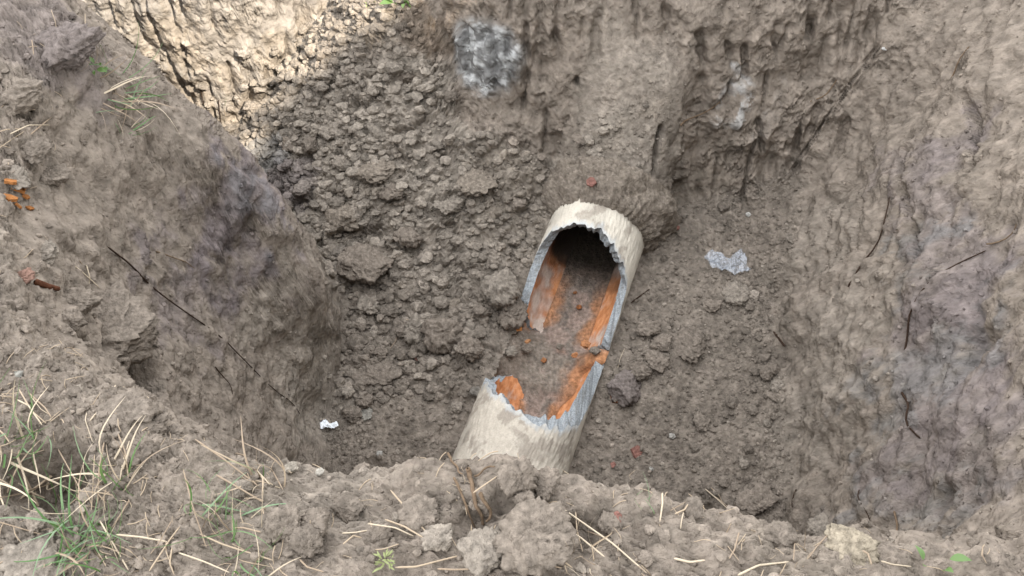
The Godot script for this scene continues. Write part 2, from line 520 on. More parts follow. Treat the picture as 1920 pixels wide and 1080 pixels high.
	for k in 4:
		var a: Vector2 = inner[k]
		var b: Vector2 = inner[(k + 1) % 4]
		var c: Vector2 = outer[k]
		var d: Vector2 = outer[(k + 1) % 4]
		for v in [a, c, b, b, c, d]:
			st.set_color(DRY)
			st.set_normal(Vector3.UP)
			st.add_vertex(Vector3(v.x, -0.10 if v.length() < 20.0 else -0.4, v.y))
	tag(obj("field", st.commit(), soil), "bare field soil stretching away around the pit", "", "", "structure")

func surf(x: float, z: float) -> int:      # the ground's vertex next to a point
	var i := clampi(xs.bsearch(x), 0, COLS - 1)
	var zc := zcol[i]
	var lo := 0
	var hi := ROWS - 1
	while hi - lo > 1:
		var m := (lo + hi) / 2
		if zc[m] > z: lo = m
		else: hi = m
	return i * ROWS + lo

func seen_at(u: float, v: float) -> int:   # the ground's vertex that the photograph shows at a pixel of its 1920 x 1080
	var b := Basis.from_euler(Vector3(-deg_to_rad(PITCH), 0, 0))
	var d := (b * Vector3((u - 960.0) / 540.0, (540.0 - v) / 540.0, -LENS)).normalized()
	var t := 1.2
	while t < 8.0:
		var p := EYE + d * t
		if p.y < pos[surf(p.x, p.z)].y: break
		t += 0.01
	var p := EYE + d * t
	return surf(p.x, p.z)

# ---------------------------------------------------------------- the pipe
func curve(keys: Array, a: float) -> float:   # [angle, value] pairs from -180 to 180
	for k in range(1, keys.size()):
		if a <= keys[k][0]:
			var w: float = (a - keys[k - 1][0]) / maxf(keys[k][0] - keys[k - 1][0], 1e-5)
			return lerpf(keys[k - 1][1], keys[k][1], clampf(w, 0, 1))
	return keys[keys.size() - 1][1]

func on_pipe(s: float, deg: float, r: float) -> Vector3:
	var a := deg_to_rad(deg)
	return AX_O + ax_d * s + (ax_u * cos(a) + ax_r * sin(a)) * r

# a strip of quads between two rows of points, or a grid of rows
func sheet(rows: Array, colors: Array, flip := false) -> ArrayMesh:
	var st := SurfaceTool.new()
	st.begin(Mesh.PRIMITIVE_TRIANGLES)
	st.set_smooth_group(0)
	var n: int = rows[0].size()
	for i in rows.size():
		for j in n:
			st.set_color(colors[i][j])
			st.add_vertex(rows[i][j])
	for i in rows.size() - 1:
		for j in n - 1:
			var a := i * n + j
			if flip:
				for k in [a, a + n, a + 1, a + 1, a + n, a + n + 1]: st.add_index(k)
			else:
				for k in [a, a + 1, a + n, a + 1, a + n + 1, a + n]: st.add_index(k)
	st.generate_normals()
	return st.commit()

const CEMENT := Color(.55, .49, .405)
const CHALK := Color(.63, .575, .48)
const MUD := Color(.26, .225, .185)
const RUST := Color(.66, .305, .140)
const FILM := Color(.44, .325, .265)
const BREAK := Color(.52, .555, .575)
func pipe() -> void:
	var jag := noise(61, 1.0, 2)
	var stain := noise(62, 6.0, 4)
	var fine_n := noise(63, 26.0, 3)
	var upper_out := [[-180, .51], [-140, .53], [-100, .55], [-88, .535], [-84, .36], [-76, .26], [-54, .19], [-32, .13], [-20, .09], [0, .07], [20, .085], [50, .12], [65, .16], [76, .22], [88, .34], [101, .49], [131, .516], [167, .50], [180, .51]]
	var upper_in := [[-180, .50], [-140, .55], [-100, .565], [-86, .53], [-83, .43], [-97, .27], [-76, .20], [-43, .15], [-20, .10], [0, .055], [20, .06], [41, .07], [54, .095], [70, .15], [80, .28], [101, .475], [131, .50], [167, .49], [180, .50]]
	upper_in = [[-180, .50], [-140, .52], [-100, .535], [-93, .50], [-90, .30], [-76, .20], [-43, .15], [-20, .10], [0, .055], [20, .06], [41, .07], [54, .095], [70, .15], [80, .28], [101, .475], [131, .50], [167, .49], [180, .50]]
	var lower_out := [[-180, .75], [-140, .66], [-110, .62], [-100, .625], [-96, .69], [-86, .88], [-72, 1.007], [-47, 1.10], [-17, 1.13], [9, 1.083], [37, 1.03], [60, .97], [76, .935], [90, .90], [110, .84], [126, .79], [180, .75]]
	var lower_in := [[-180, .75], [-140, .66], [-110, .63], [-97, .63], [-86, .69], [-72, .80], [-61, .97], [-46, 1.045], [-4, 1.09], [9, 1.07], [40, 1.025], [60, .96], [73, .94], [81, .925], [110, .84], [126, .79], [180, .75]]
	var cement := earthy(Color.WHITE, 4.0, 0.35)
	cement.roughness = 0.9
	cement.normal_scale = 0.12
	cement.heightmap_scale = 0.12
	cement.albedo_texture = soft_grain
	var lining := earthy(Color.WHITE, 4.0, 0.25)
	lining.roughness = 0.62
	lining.normal_scale = 0.15
	lining.albedo_texture = soft_grain
	lining.metallic_specular = 0.4
	var broken := earthy(Color.WHITE, 9.0, 0.5)
	for part in 2:
		var root := base("broken_pipe", Vector3.ZERO)
		tag(root, ["upper length of broken cement pipe jutting from the back wall, mouth torn open", "lower length of broken cement pipe running under the near bank, top torn away"][part], "pipe", "two lengths of the broken pipe")
		var rows_o := []; var cols_o := []; var rows_i := []; var cols_i := []; var rows_b := []; var cols_b := []
		var na := 400
		for i in na + 1:
			var deg := -180.0 + 360.0 * i / na
			var a := deg_to_rad(deg)
			var j := 0.022 * jag.get_noise_2d(cos(a) * 3.2, sin(a) * 3.2 + 40.0 * part) + 0.007 * jag.get_noise_2d(cos(a) * 8.0, sin(a) * 8.0 + 40.0 * part)
			var j2 := 0.008 * jag.get_noise_2d(cos(a) * 6.0 + 90.0, sin(a) * 6.0) + 0.002 * jag.get_noise_2d(cos(a) * 14.0 + 90.0, sin(a) * 14.0)
			j *= clampf(1.0 + 2.2 * jag.get_noise_2d(deg * .03, 70.0 + part), .15, 2.2)
			var eo := curve(upper_out if part == 0 else lower_out, deg) + j
			var ei := curve(upper_in if part == 0 else lower_in, deg) + j + j2
			var so := -1.1 if part == 0 else 1.7
			var ro := []; var co := []; var ri := []; var cin := []
			var ns := 70
			for k in ns + 1:
				var w := pow(float(k) / ns, 0.7)
				var s := lerpf(so, eo, w)
				var q := on_pipe(s, deg, RO + 0.004 * stain.get_noise_2d(deg * 0.04, s * 3.0))
				var f := stain.get_noise_3dv(q)
				var g := fine_n.get_noise_3dv(q)
				var c := (CHALK if part == 0 else CEMENT).lerp(MUD * 1.25, smoothstep(.20, .36, f + .3 * g) * .8)
				c = c.lerp(c * .82, smoothstep(.0, .4, stain.get_noise_3d(q.x * .6, q.y * .6, q.z * .6 + 4.0)))
				c = c.lerp(CHALK * 1.15, smoothstep(.1, .4, stain.get_noise_3d(q.x * 1.4, q.y * 1.4 + 4.0, q.z * 1.4)) * .25)
				c = c.lerp(MUD * 1.25, smoothstep(70.0, 125.0, absf(deg) + 40.0 * f) * 0.85)
				c = c.lerp(BREAK, smoothstep(0.035, 0.0, absf(s - eo) + .03 * g) * 0.6)
				ro.append(q)
				co.append(c * (1.0 + .12 * g))
				s = lerpf(so, ei, w)
				q = on_pipe(s, deg, RI + 0.003 * stain.get_noise_2d(deg * 0.05, s * 4.0 + 9.0))
				f = stain.get_noise_3d(q.x * .8, q.y * .8, q.z * .8 + 7.0)
				g = fine_n.get_noise_3dv(q)
				var film := smoothstep(-.20, .24, f + .3 * g + (.06 if part == 0 else -.34) - (.25 * smoothstep(.38, .5, s) if part == 0 else 0.0))
				c = RUST.lerp(Color(.55, .19, .06), clampf(.5 - 1.6 * g, 0, 1) * .6).lerp(FILM * (1.0 + .5 * stain.get_noise_3d(q.x * 2.5, q.y * 2.5, q.z * 2.5)), film * 0.9)
				c = c.lerp(Color(.62, .55, .48), smoothstep(.22, .34, f) * .6 * (1.0 - part))
				c = c.lerp(Color(.035, .028, .022), smoothstep(.18, -.02, s + .15 * f) if part == 0 else 0.0)  # darkness deep in the mouth, painted into the lining's colour
				ri.append(q)
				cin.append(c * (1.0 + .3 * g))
			rows_o.append(ro); cols_o.append(co); rows_i.append(ri); cols_i.append(cin)
			var rb := []; var cb := []
			for k in 6:
				var w := k / 5.0
				var q := on_pipe(lerpf(eo, ei, w), deg, lerpf(ro[ns].distance_to(on_pipe(eo, deg, 0.0)), ri[ns].distance_to(on_pipe(ei, deg, 0.0)), w))
				if k > 0 and k < 5:
					q += ax_d * 0.012 * fine_n.get_noise_3d(q.x * 2.0, q.y * 2.0, q.z * 2.0) + (q - on_pipe(eo, deg, 0.0)).normalized() * 0.006 * fine_n.get_noise_3dv(q)
				rb.append(q)
				var g2 := fine_n.get_noise_3d(q.x * 1.3, q.y * 1.3, q.z * 1.3)
				cb.append(BREAK.lerp(Color(.25, .24, .22), smoothstep(.0, .35, g2 + .6 * stain.get_noise_3dv(q)) * .65) * (1.0 + .4 * g2))
			rows_b.append(rb); cols_b.append(cb)
		var flip := part == 1
		if part == 0:
			obj("clay_collar", collar(fine_n, stain), earthy(Color.WHITE, 4.0, 1.2), root)
		obj("outer_shell", sheet(rows_o, cols_o, not flip), cement, root)
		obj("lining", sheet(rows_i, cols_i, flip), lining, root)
		obj("broken_edge", sheet(rows_b, cols_b, not flip), broken, root)

	silt(stain, fine_n)

func collar(fine_n: FastNoiseLite, stain: FastNoiseLite) -> ArrayMesh:   # the lumpy ring of clay and fibre packed round the pipe where it leaves the wall
	var rows := []; var cols := []
	for i in 161:
		var deg := -125.0 + 250.0 * i / 160.0
		var r := []; var c := []
		for k in 26:
			var w := k / 25.0
			var s := lerpf(-.26, -.045 + .02 * stain.get_noise_2d(deg * .05, 3.0), w)
			var rad := lerpf(.37, .262, pow(w, 1.6)) if w < .96 else .245
			var q := on_pipe(s, deg, rad)
			var f := fine_n.get_noise_3d(q.x * .8, q.y * .8, q.z * .8)
			var strand := fine_n.get_noise_2d(deg * .006, s * 3.4 + .004 * deg)
			if w < .96: q += (q - on_pipe(s, 0, 0)).normalized() * (.008 * f + .011 * strand + .050 * stain.get_noise_3dv(q))
			r.append(q)
			var col := TAN.lerp(DAMP_AND_SHADE, clampf(.25 + 1.2 * f, 0, 1))
			c.append(col * (1.0 + .35 * strand))
		rows.append(r); cols.append(c)
	return sheet(rows, cols, true)

func silt(stain: FastNoiseLite, fine_n: FastNoiseLite) -> void:   # mud lying in the pipe and filling the gap between its two lengths
	var rows := []; var cols := []
	for i in 221:
		var s := -1.0 + 2.3 * i / 220.0
		var gap := smoothstep(.53, .62, s) * smoothstep(.86, .76, s)
		var deep := lerpf(.173, .190, smoothstep(.6, .95, s)) - .03 * gap
		var half := sqrt(RI * RI - deep * deep) + .012
		var r := []; var c := []
		for k in 71:
			var w := k / 35.0 - 1.0            # -1 on the right side, 1 on the left
			var x := w * half
			var gl := smoothstep(.44, .505, s) * smoothstep(.89, .78, s)
			var gr := smoothstep(.51, .555, s) * smoothstep(.68, .63, s)
			if w > 0.0: x = lerpf(x, w * .36, gl)
			else: x = lerpf(x, w * .25, gr)
			var y := -deep + .012 * w * w
			var q0 := AX_O + ax_d * s + ax_r * x
			if w > 0.0:
				y = lerpf(y, -deep + (.115 * smoothstep(.1, .28, x) - .10 * smoothstep(.27, .36, x)), gl)
			else:
				y = lerpf(y, -deep + .125 * smoothstep(.08, .22, -x), gr)
			var q := q0 + ax_u * y
			var f := stain.get_noise_3dv(q)
			var g := fine_n.get_noise_3dv(q)
			q += ax_u * (.010 * f + .006 * g) * (1.0 - w * w * .6)
			var col := Color(.400, .305, .250).lerp(Color(.290, .240, .200), smoothstep(-.15, .2, f))
			col = col.lerp(RUST * .95, gap * smoothstep(-.03, -.12, x + .2 * f) * .8)
			col = col.lerp(DRY, smoothstep(.50, .56, s) * smoothstep(.89, .78, s) * smoothstep(-.05, .04, x + .2 * f))
			col = col.lerp(RUST * .9, smoothstep(.45, 1.05, absf(w) + .6 * f) * (1.0 - gap * (1.0 if w > 0.0 else 0.2)) * .8 * smoothstep(.05, .3, s))
			col = col.lerp(Color(.05, .04, .03), smoothstep(.22, .0, s))  # silt blackened inwards: shade of the pipe mouth painted in
			r.append(q)
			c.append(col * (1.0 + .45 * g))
		rows.append(r); cols.append(c)
	var m := earthy(Color.WHITE, 4.0, 0.8)
	m.roughness = 0.85
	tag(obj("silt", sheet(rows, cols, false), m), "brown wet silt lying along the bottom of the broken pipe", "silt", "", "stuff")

func leaf_cloud(count: int, size: Vector3, seed_: int) -> Mesh:
	var r := RandomNumberGenerator.new()
	r.seed = seed_
	var st := SurfaceTool.new()
	st.begin(Mesh.PRIMITIVE_TRIANGLES)
	for k in count:
		var d := Vector3(r.randfn(), r.randfn(), r.randfn()).normalized() * pow(r.randf(), 0.45)
		var c := d * size * (0.85 + 0.3 * r.randf())
		var b := Basis.from_euler(Vector3(r.randf() * TAU, r.randf() * TAU, r.randf() * TAU)).scaled(Vector3.ONE * r.randf_range(.16, .30))
		var col := Color(.07, .11, .035) * r.randf_range(.6, 1.3)
		for v in [Vector3(-1, 0, 0), Vector3(0, .45, .1), Vector3(1, 0, 0), Vector3(-1, 0, 0), Vector3(1, 0, 0), Vector3(0, -.45, .1)]:
			st.set_color(col)
			st.add_vertex(c + b * v)
	st.generate_normals()
	return st.commit()

func trees() -> void:
	var bark := earthy(Color(.30, .25, .2), 2.0, 2.0, false)
	var leafy := StandardMaterial3D.new()
	leafy.vertex_color_use_as_albedo = true
	leafy.roughness = 0.7
	leafy.cull_mode = BaseMaterial3D.CULL_DISABLED
	# a row of unseen trees, added and shaped to keep the sun off the pit
	var row := Vector2(0.77, 0.63)
	var across := Vector2(0.63, -0.77)
	var sizes := [[-4.6, 8.0, 3.2, 2.5], [-0.9, 8.0, 3.6, 2.5], [2.35, 5.15, 2.4, 2.5], [4.6, 6.1, 3.0, 2.4], [7.4, 5.6, 3.0, 2.5]]
	for k in 5:
		var q: Array = sizes[k]
		var c: Vector2 = row * 6.5 + across * q[0]
		var t := base("added_tree", Vector3(c.x, -.1, c.y))
		tag(t, "unseen leafy crown on a trunk, added to shade the pit", "added_tree", "unseen trees added to shade the pit")
		var tr := CylinderMesh.new()
		tr.top_radius = 0.12; tr.bottom_radius = 0.22; tr.height = q[1]; tr.radial_segments = 10
		obj("trunk", tr, bark, t).position.y = q[1] * .5
		var cr := obj("crown", leaf_cloud(6500, Vector3(q[3], q[2], q[3]), 100 + k), leafy, t)
		cr.position.y = q[1]
		cr.set_meta("kind", "stuff")

# ---------------------------------------------------------------- loose clods, crumbs and stones
func lump(seed_: int, div: int, rough_: float, squash := 0.75) -> ArrayMesh:   # an angular clod of about 1 m across, flattened a little
	var r := RandomNumberGenerator.new()
	r.seed = seed_
	var planes := []
	for k in 11:
		planes.append([Vector3(r.randfn(), r.randfn(), r.randfn()).normalized(), r.randf_range(.29, .50)])
	var n := noise(seed_, 2.2, 5)
	n.fractal_gain = .62
	var pit := noise(seed_ + 1, 4.5, 2, FastNoiseLite.TYPE_CELLULAR)
	var st := SurfaceTool.new()
	st.begin(Mesh.PRIMITIVE_TRIANGLES)
	st.set_smooth_group(-1 if div < 10 else 0)
	var rings := div
	var segs := div * 2
	for i in rings + 1:
		for j in segs + 1:
			var th := PI * i / rings
			var ph := TAU * (j % segs) / segs
			var d := Vector3(sin(th) * cos(ph), cos(th), sin(th) * sin(ph))
			var rad := 0.55
			for p in planes:
				var c: float = d.dot(p[0])
				if c > 0.05: rad = minf(rad, p[1] / c)
			rad *= 1.0 + rough_ * n.get_noise_3dv(d * 1.0) + rough_ * .5 * n.get_noise_3dv(d * 3.0) - rough_ * .45 * (pit.get_noise_3dv(d) + .5)
			st.set_color(Color.WHITE)
			st.add_vertex(d * rad * Vector3(1, squash, 1))
	for i in rings:
		for j in segs:
			var a := i * (segs + 1) + j
			for k in [a, a + 1, a + segs + 1, a + 1, a + segs + 2, a + segs + 1]: st.add_index(k)
	if div < 10: st.deindex()      # small crumbs keep their broken faces
	st.generate_normals()
	return st.commit()

func turned(size: float, squash := 1.0) -> Basis:
	return Basis.from_euler(Vector3(rng.randf_range(-.5, .5), rng.randf() * TAU, rng.randf_range(-.5, .5))).scaled(Vector3(size, size * squash, size))

var big_lumps := []
var small_lumps := []
func tinted(c: Color) -> StandardMaterial3D:   # a few soil tones, shared
	var key := "%.2f_%.2f_%.2f" % [c.r, c.g, c.b]
	if not tones.has(key):
		var m := clod_mat.duplicate() as StandardMaterial3D
		m.albedo_color = Color(c.r, c.g, c.b).linear_to_srgb()
		tones[key] = m
	return tones[key]
var tones := {}

func clod(called: String, at: Vector3, size: float, c: Color, label: String, category: String, group := "", sink := 0.25, squash := 1.0) -> MeshInstance3D:
	var o := obj(called, big_lumps[rng.randi() % big_lumps.size()], tinted(c))
	o.transform = Transform3D(turned(size, squash), at + Vector3(0, size * (0.36 * squash - sink * .6) + (.006 if sink == 0.0 else 0.0), 0))
	tag(o, label, category, group)
	return o

func crumbs(called: String, label: String, want: Array, count: int, lo: float, hi: float, shade: float) -> void:
	var spots: Array[Transform3D] = []
	var cs: Array[Color] = []
	var tries := 0
	while spots.size() < count and tries < count * 60:
		tries += 1
		var k := rng.randi() % pos.size()
		if not zones[k] in want or nrm[k].y < (0.12 if lo == .0045 else 0.45) or in_pipe(pos[k], .27): continue
		if pos[k].z > -.4 or pos[k].z < -4.8 or absf(pos[k].x) > 2.3: continue
		var size := lo * pow(hi / lo, pow(rng.randf(), 2.8))
		var p := pos[k] + nrm[k] * size * .10 + Vector3(rng.randf_range(-.004, .004), 0, rng.randf_range(-.004, .004))
		spots.append(Transform3D(turned(size, rng.randf_range(.5, 1.1)), p))
		var c := tints[k] * shade * rng.randf_range(.8, 1.25)
		if rng.randf() < .04: c = c.lerp(PALE * 1.3, .7)
		c.a = 1.0
		cs.append(c)
	for v in small_lumps.size():
		var mm := MultiMesh.new()
		mm.transform_format = MultiMesh.TRANSFORM_3D
		mm.use_colors = true
		mm.mesh = small_lumps[v]
		var mine := []
		for i in spots.size():
			if i % small_lumps.size() == v: mine.append(i)
		mm.instance_count = mine.size()
		for i in mine.size():
			mm.set_instance_transform(i, spots[mine[i]])
			mm.set_instance_color(i, cs[mine[i]])
		var o := MultiMeshInstance3D.new()
		o.multimesh = mm
		o.material_override = clod_mat
		o.name = numbered(called)
		tag(o, label, "soil crumbs", called.replace("_", " "), "stuff")
		add_child(o)

func loose_earth() -> void:
	for k in 9: big_lumps.append(lump(200 + k, 28, .36))
	for k in 4: small_lumps.append(lump(300 + k, 5, .30))
	crumbs("slope_crumbs", "small soil crumbs strewn over the rubble slope", [7], 17000, .006, .080, 1.0)
	crumbs("floor_crumbs", "small soil crumbs strewn over the pit floor", [5], 11000, .005, .030, 1.0)
	crumbs("ground_crumbs", "small soil crumbs on the ground around the pit edge", [6, 0], 12000, .004, .034, 1.0)
	crumbs("bank_crumbs", "soil crumbs caught on the sloping earth faces", [1, 2, 3], 5000, .0045, .026, 1.0)
	# clods that stand out: pixel, width in pixels, tone, flatness, label
	var big := [
		[650, 408, 66, TAN, .8, "tan rough clod against the spur at the top of the rubble, widest there"],
		[692, 480, 92, DRY, .6, "broad low grey clod with a shaded underside below the tan clod"],
		[940, 535, 72, PALE, .95, "largest pale angular clod beside the upper pipe's torn mouth"],
		[958, 585, 52, DAMP_AND_SHADE, .9, "dark clod tucked under the largest pale clod beside the pipe"],
		[780, 612, 50, PALE * .95, .9, "pale mauve angular clod with dry stems beside it"],
		[828, 625, 70, DRY, 1.0, "tall grey angular clod beside the pale mauve one"],
		[876, 650, 46, DRY, .9, "grey knobbly clod between the tall angular clod and the pipe"],
		[690, 565, 46, PALE, .7, "pale chalky clod alone at the foot of the spur"],
		[735, 352, 42, DRY, .8, "small knobbly clod high on the rubble above the others"],
		[765, 445, 50, DRY, .8, "forked grey clod in the middle of the rubble"],
		[828, 442, 40, PALE, .8, "pale rounded clod in the middle of the rubble"],
		[842, 368, 52, PALE * .95, .5, "pale flat plate of soil on the upper rubble"],
		[890, 325, 70, TAN, .5, "tan slab of soil slipping from the back wall"],
		[755, 148, 36, DRY, .9, "dark hollowed clod below the white crusted patch"],
		[545, 268, 28, DRY, .8, "rounded clod at the edge of the spur's dark top"],
		[586, 268, 30, DAMP_AND_SHADE, .8, "darker angular clod beside the rounded one near the spur's top"],
		[620, 245, 36, PALE, .7, "pale angular clod above the spur's tip"],
		[705, 300, 62, TAN, .45, "flat tan flake of soil across the upper rubble"],
		[905, 585, 32, DAMP_AND_SHADE, .9, "small dark clod just beside the pale angular one"],
		[700, 690, 66, DAMP_AND_SHADE * 1.1, .5, "low brown mound of soil on the floor by the spur's foot"],
		[658, 672, 36, DAMP_AND_SHADE, .7, "small brown clod against the foot of the spur"],
		[684, 747, 30, DRY, .7, "grey rounded lump on the trodden floor"],
		[660, 772, 32, DAMP_AND_SHADE, .8, "dark rounded lump by the flat pale stone"],
		[1170, 722, 62, MAUVE.lerp(DRY, .5), .8, "mauve clod lying against the lower pipe"],
		[1290, 632, 64, DAMP_AND_SHADE, .5, "long dark clod on the floor between pipe and clay wall"],
		[1240, 640, 36, DRY, .8, "grey clod at the end of the long dark clod"],
		[1225, 668, 42, DRY, .7, "pale grey slab of soil in the cluster beside the pipe gap"],
		[1196, 692, 38, DAMP_AND_SHADE, .8, "brown clod nearest the mauve clod"],
		[1212, 612, 38, DRY, .8, "grey clod beside the torn pipe wall"],
		[1376, 545, 42, PALE, .6, "pale chipped clod just below the plastic bag"],
		[1412, 552, 20, PALE * 1.3, .6, "tiny pale curled flake beside the chipped clod"],
		[1335, 568, 30, DRY, .7, "grey clod below and before the plastic bag"],
		[1312, 785, 34, DAMP_AND_SHADE, .5, "flat brown clod on the open floor"],
		[235, 622, 170, DRY, .62, "huge overhanging clod with a dark hollow beneath it"],
		[140, 567, 56, DRY, .8, "rounded clod on the ground above the huge clod"],
		[132, 606, 42, DRY, .8, "smaller clod between the rounded and the huge clod"],
		[238, 768, 84, DRY, .7, "crumbling clod at the lip below the huge clod"],
		[338, 792, 74, DRY, .75, "knobbly clod at the lip beside the crumbling one"],
		[290, 800, 44, DAMP_AND_SHADE, .8, "dark clod wedged between the two lip clods"],
		[120, 328, 44, DRY, .8, "squared clod at the top of the spur face"],
		[66, 278, 52, DAMP_AND_SHADE, .6, "dark flat clod above the orange shards"],
		[30, 335, 44, PALE * .9, .7, "grey clod just above the orange shards"],
		[85, 472, 50, PALE, .6, "pale mauve plate of soil below the orange shards"],
		[135, 95, 100, MAUVE.lerp(DRY, .45), .8, "big mauve block of topsoil beside the hanging grass"],
		[45, 178, 62, DRY, .8, "rounded clod below the big mauve block"],
		[532, 985, 60, DRY, .85, "grey clod in front, between two sprays of straw"],
		[588, 982, 52, DRY, .85, "grey clod touching the one between the sprays of straw"],
		[575, 1022, 54, DAMP_AND_SHADE, .8, "darker clod in front of the pair of grey clods"],
		[822, 1003, 52, PALE * 1.15, .9, "whitish broken lump in front of the pipe"],
		[905, 1025, 84, PALE * 1.1, .7, "broad lump with a whitish top in front of the pipe"],
		[1000, 990, 120, DAMP_AND_SHADE * 1.15, .8, "large dark smooth clod in front, under the roots"],
		[962, 890, 66, DRY, .8, "clod on the lip with roots clinging to it"],
		[700, 1005, 56, DRY, .8, "brown clod by the tilted straw"],
		[1012, 905, 50, DRY, .7, "clod on the lip beside the rooted one"],
		[1585, 1022, 76, Color(.47, .40, .30), .6, "pale sandy lump near the edge under the clay wall"],
		[1452, 1003, 52, DAMP_AND_SHADE, .8, "dark holed clod on the near ground before the sandy lump"],
		[1300, 962, 36, DAMP_AND_SHADE, .8, "dark clod behind the curled straw on the lip"],
		[60, 1045, 90, PALE, .5, "pale pebbly mass at the near corner"],
		[780, 955, 60, DRY, .6, "low brown clod above the whitish broken lump"],
		[650, 950, 50, DAMP_AND_SHADE, .6, "low dark clod on the near ground above the grey pair"],
		[1140, 975, 40, DRY, .6, "small grey clod before the bent straw"],
		[1550, 985, 46, PALE, .5, "pale crumbling edge piece on the lip"],
		[1415, 925, 60, DRY, .5, "rounded hump of soil on the lip before the clay wall"]]
	for b in big:
		var k := seen_at(b[0], b[1] + b[2] * .2)
		var far := EYE.distance_to(pos[k])
		clod("soil_clod", pos[k], b[2] * far / 1600.0 * 1.08, b[3], b[5], "clod", "clods of soil that stand out", .22 if b[2] < 150 else .0, b[4])
	var stones := [[684, 776, 28, Color(.46, .43, .37), .5, "flat pale stone on the floor by the spur's foot"], [462, 286, 10, Color(.6, .56, .5), .8, "tiny white pebble on the spur's dark top"], [1402, 404, 9, Color(.7, .68, .62), .8, "white pebble on the floor near the back corner"], [35, 708, 20, Color(.42, .4, .35), .7, "pale pebble on the ground beside the huge clod"], [540, 888, 26, Color(.5, .44, .36), .7, "buff stone beside the straw stems in front"], [598, 900, 14, Color(.6, .55, .47), .7, "white pebble under the buff stone"], [38, 524, 34, Color(.36, .22, .17), .7, "reddish stone on the ground above the wooden stick"], [1655, 98, 8, Color(.7, .68, .64), .8, "white fleck of stone high on the clay wall"], [1150, 590, 10, Color(.5, .47, .42), .7, "little stone by the torn pipe wall"], [890, 735, 22, Color(.30, .27, .23), .7, "grey stone beside the lower pipe"], [1258, 818, 12, Color(.5, .47, .42), .7, "pale pebble on the open floor"], [1218, 880, 10, Color(.55, .52, .46), .7, "pale pebble below the pink shard"], [708, 850, 12, Color(.5, .47, .42), .7, "pale pebble on the near lip"]]
	for b in stones:
		var k := seen_at(b[0], b[1])
		var far := EYE.distance_to(pos[k])
		clod("stone", pos[k], b[2] * far / 1600.0, b[3], b[5], "stone", "scattered stones", .2, b[4])
	# ordinary clods
	for set_ in [[[7], 120, 15.0, 36.0, "grey brown clod lying loose among others on the rubble slope", "clods on the rubble slope"], [[5], 50, 12.0, 28.0, "small brown clod lying on the trodden pit floor", "clods on the pit floor"], [[6], 75, 14.0, 40.0, "grey brown clod lying on the loose ground by the pit edge", "clods on the ground by the edge"]]:
		var made := 0
		var tries := 0
		while made < set_[1] and tries < 40000:
			tries += 1
			var k := rng.randi() % pos.size()
			if not zones[k] in set_[0] or nrm[k].y < .5 or in_pipe(pos[k], .30): continue
			var p := pos[k]
			if p.z > -.62 or p.z < -4.4 or absf(p.x) > 1.7: continue
			var size: float = lerpf(set_[2], set_[3], pow(rng.randf(), 2.0)) * EYE.distance_to(p) / 1600.0
			var tone := rng.randf_range(.82, 1.25)
			var flat := rng.randf_range(.5, 1.0)
			var px := size / EYE.distance_to(p) * 1600.0
			var said := ("large" if px > 27.0 else ("small" if px < 20.0 else "middling")) + (" pale" if tone > 1.1 else (" dark" if tone < .93 else " grey brown")) + (" flat" if flat < .66 else "") + " clod " + place_of(p)
			clod("soil_clod", p, size, tints[k] * tone, said, "clod", said.replace(" clod ", " clods "), .22, flat)
			made += 1

func place_of(p: Vector3) -> String:   # what a clod lies next to
	var near := "on the pit floor"
	var best := 1e9
	for q in [[-.35, -3.75, "below the white crusted patch"], [-.75, -3.75, "high on the rubble slope"], [-1.15, -3.75, "at the foot of the sunlit wall"], [-.75, -3.3, "in the middle of the rubble slope"], [-.3, -3.3, "under the scored back wall"], [.05, -3.05, "above the torn pipe mouth's side"], [-.7, -2.9, "low on the rubble by the spur"], [-.3, -2.75, "low on the rubble in the middle"], [-.55, -2.4, "on the floor by the spur's foot"], [-.2, -2.35, "in the hollow beside the pipe gap"], [.62, -2.4, "beside the pipe gap under the bag"], [.95, -2.4, "on the floor near the clay wall"], [.8, -2.85, "around the plastic bag"], [1.2, -3.1, "in the back corner of the floor"], [.75, -1.95, "on the open floor by the lower pipe"], [-1.55, -2.3, "by the hanging grass and mauve block"], [-1.35, -1.8, "around the orange shards"], [-1.2, -1.4, "above the huge overhanging clod"], [-.95, -1.1, "beside the crumbling lip clod"], [-.9, -.8, "among the green grass clumps"], [-.5, -.75, "among the straw spray"], [-.2, -.8, "on the near lip before the lower pipe"], [.05, -.75, "around the large dark clod"], [.3, -.75, "among the straw bundle"], [.6, -.7, "on the lip before the clay wall"], [.9, -.68, "near the sandy lump"]]:
		var d := Vector2(p.x - q[0], p.z - q[1]).length_squared()
		if d < best:
			best = d
			near = q[2]
	return near

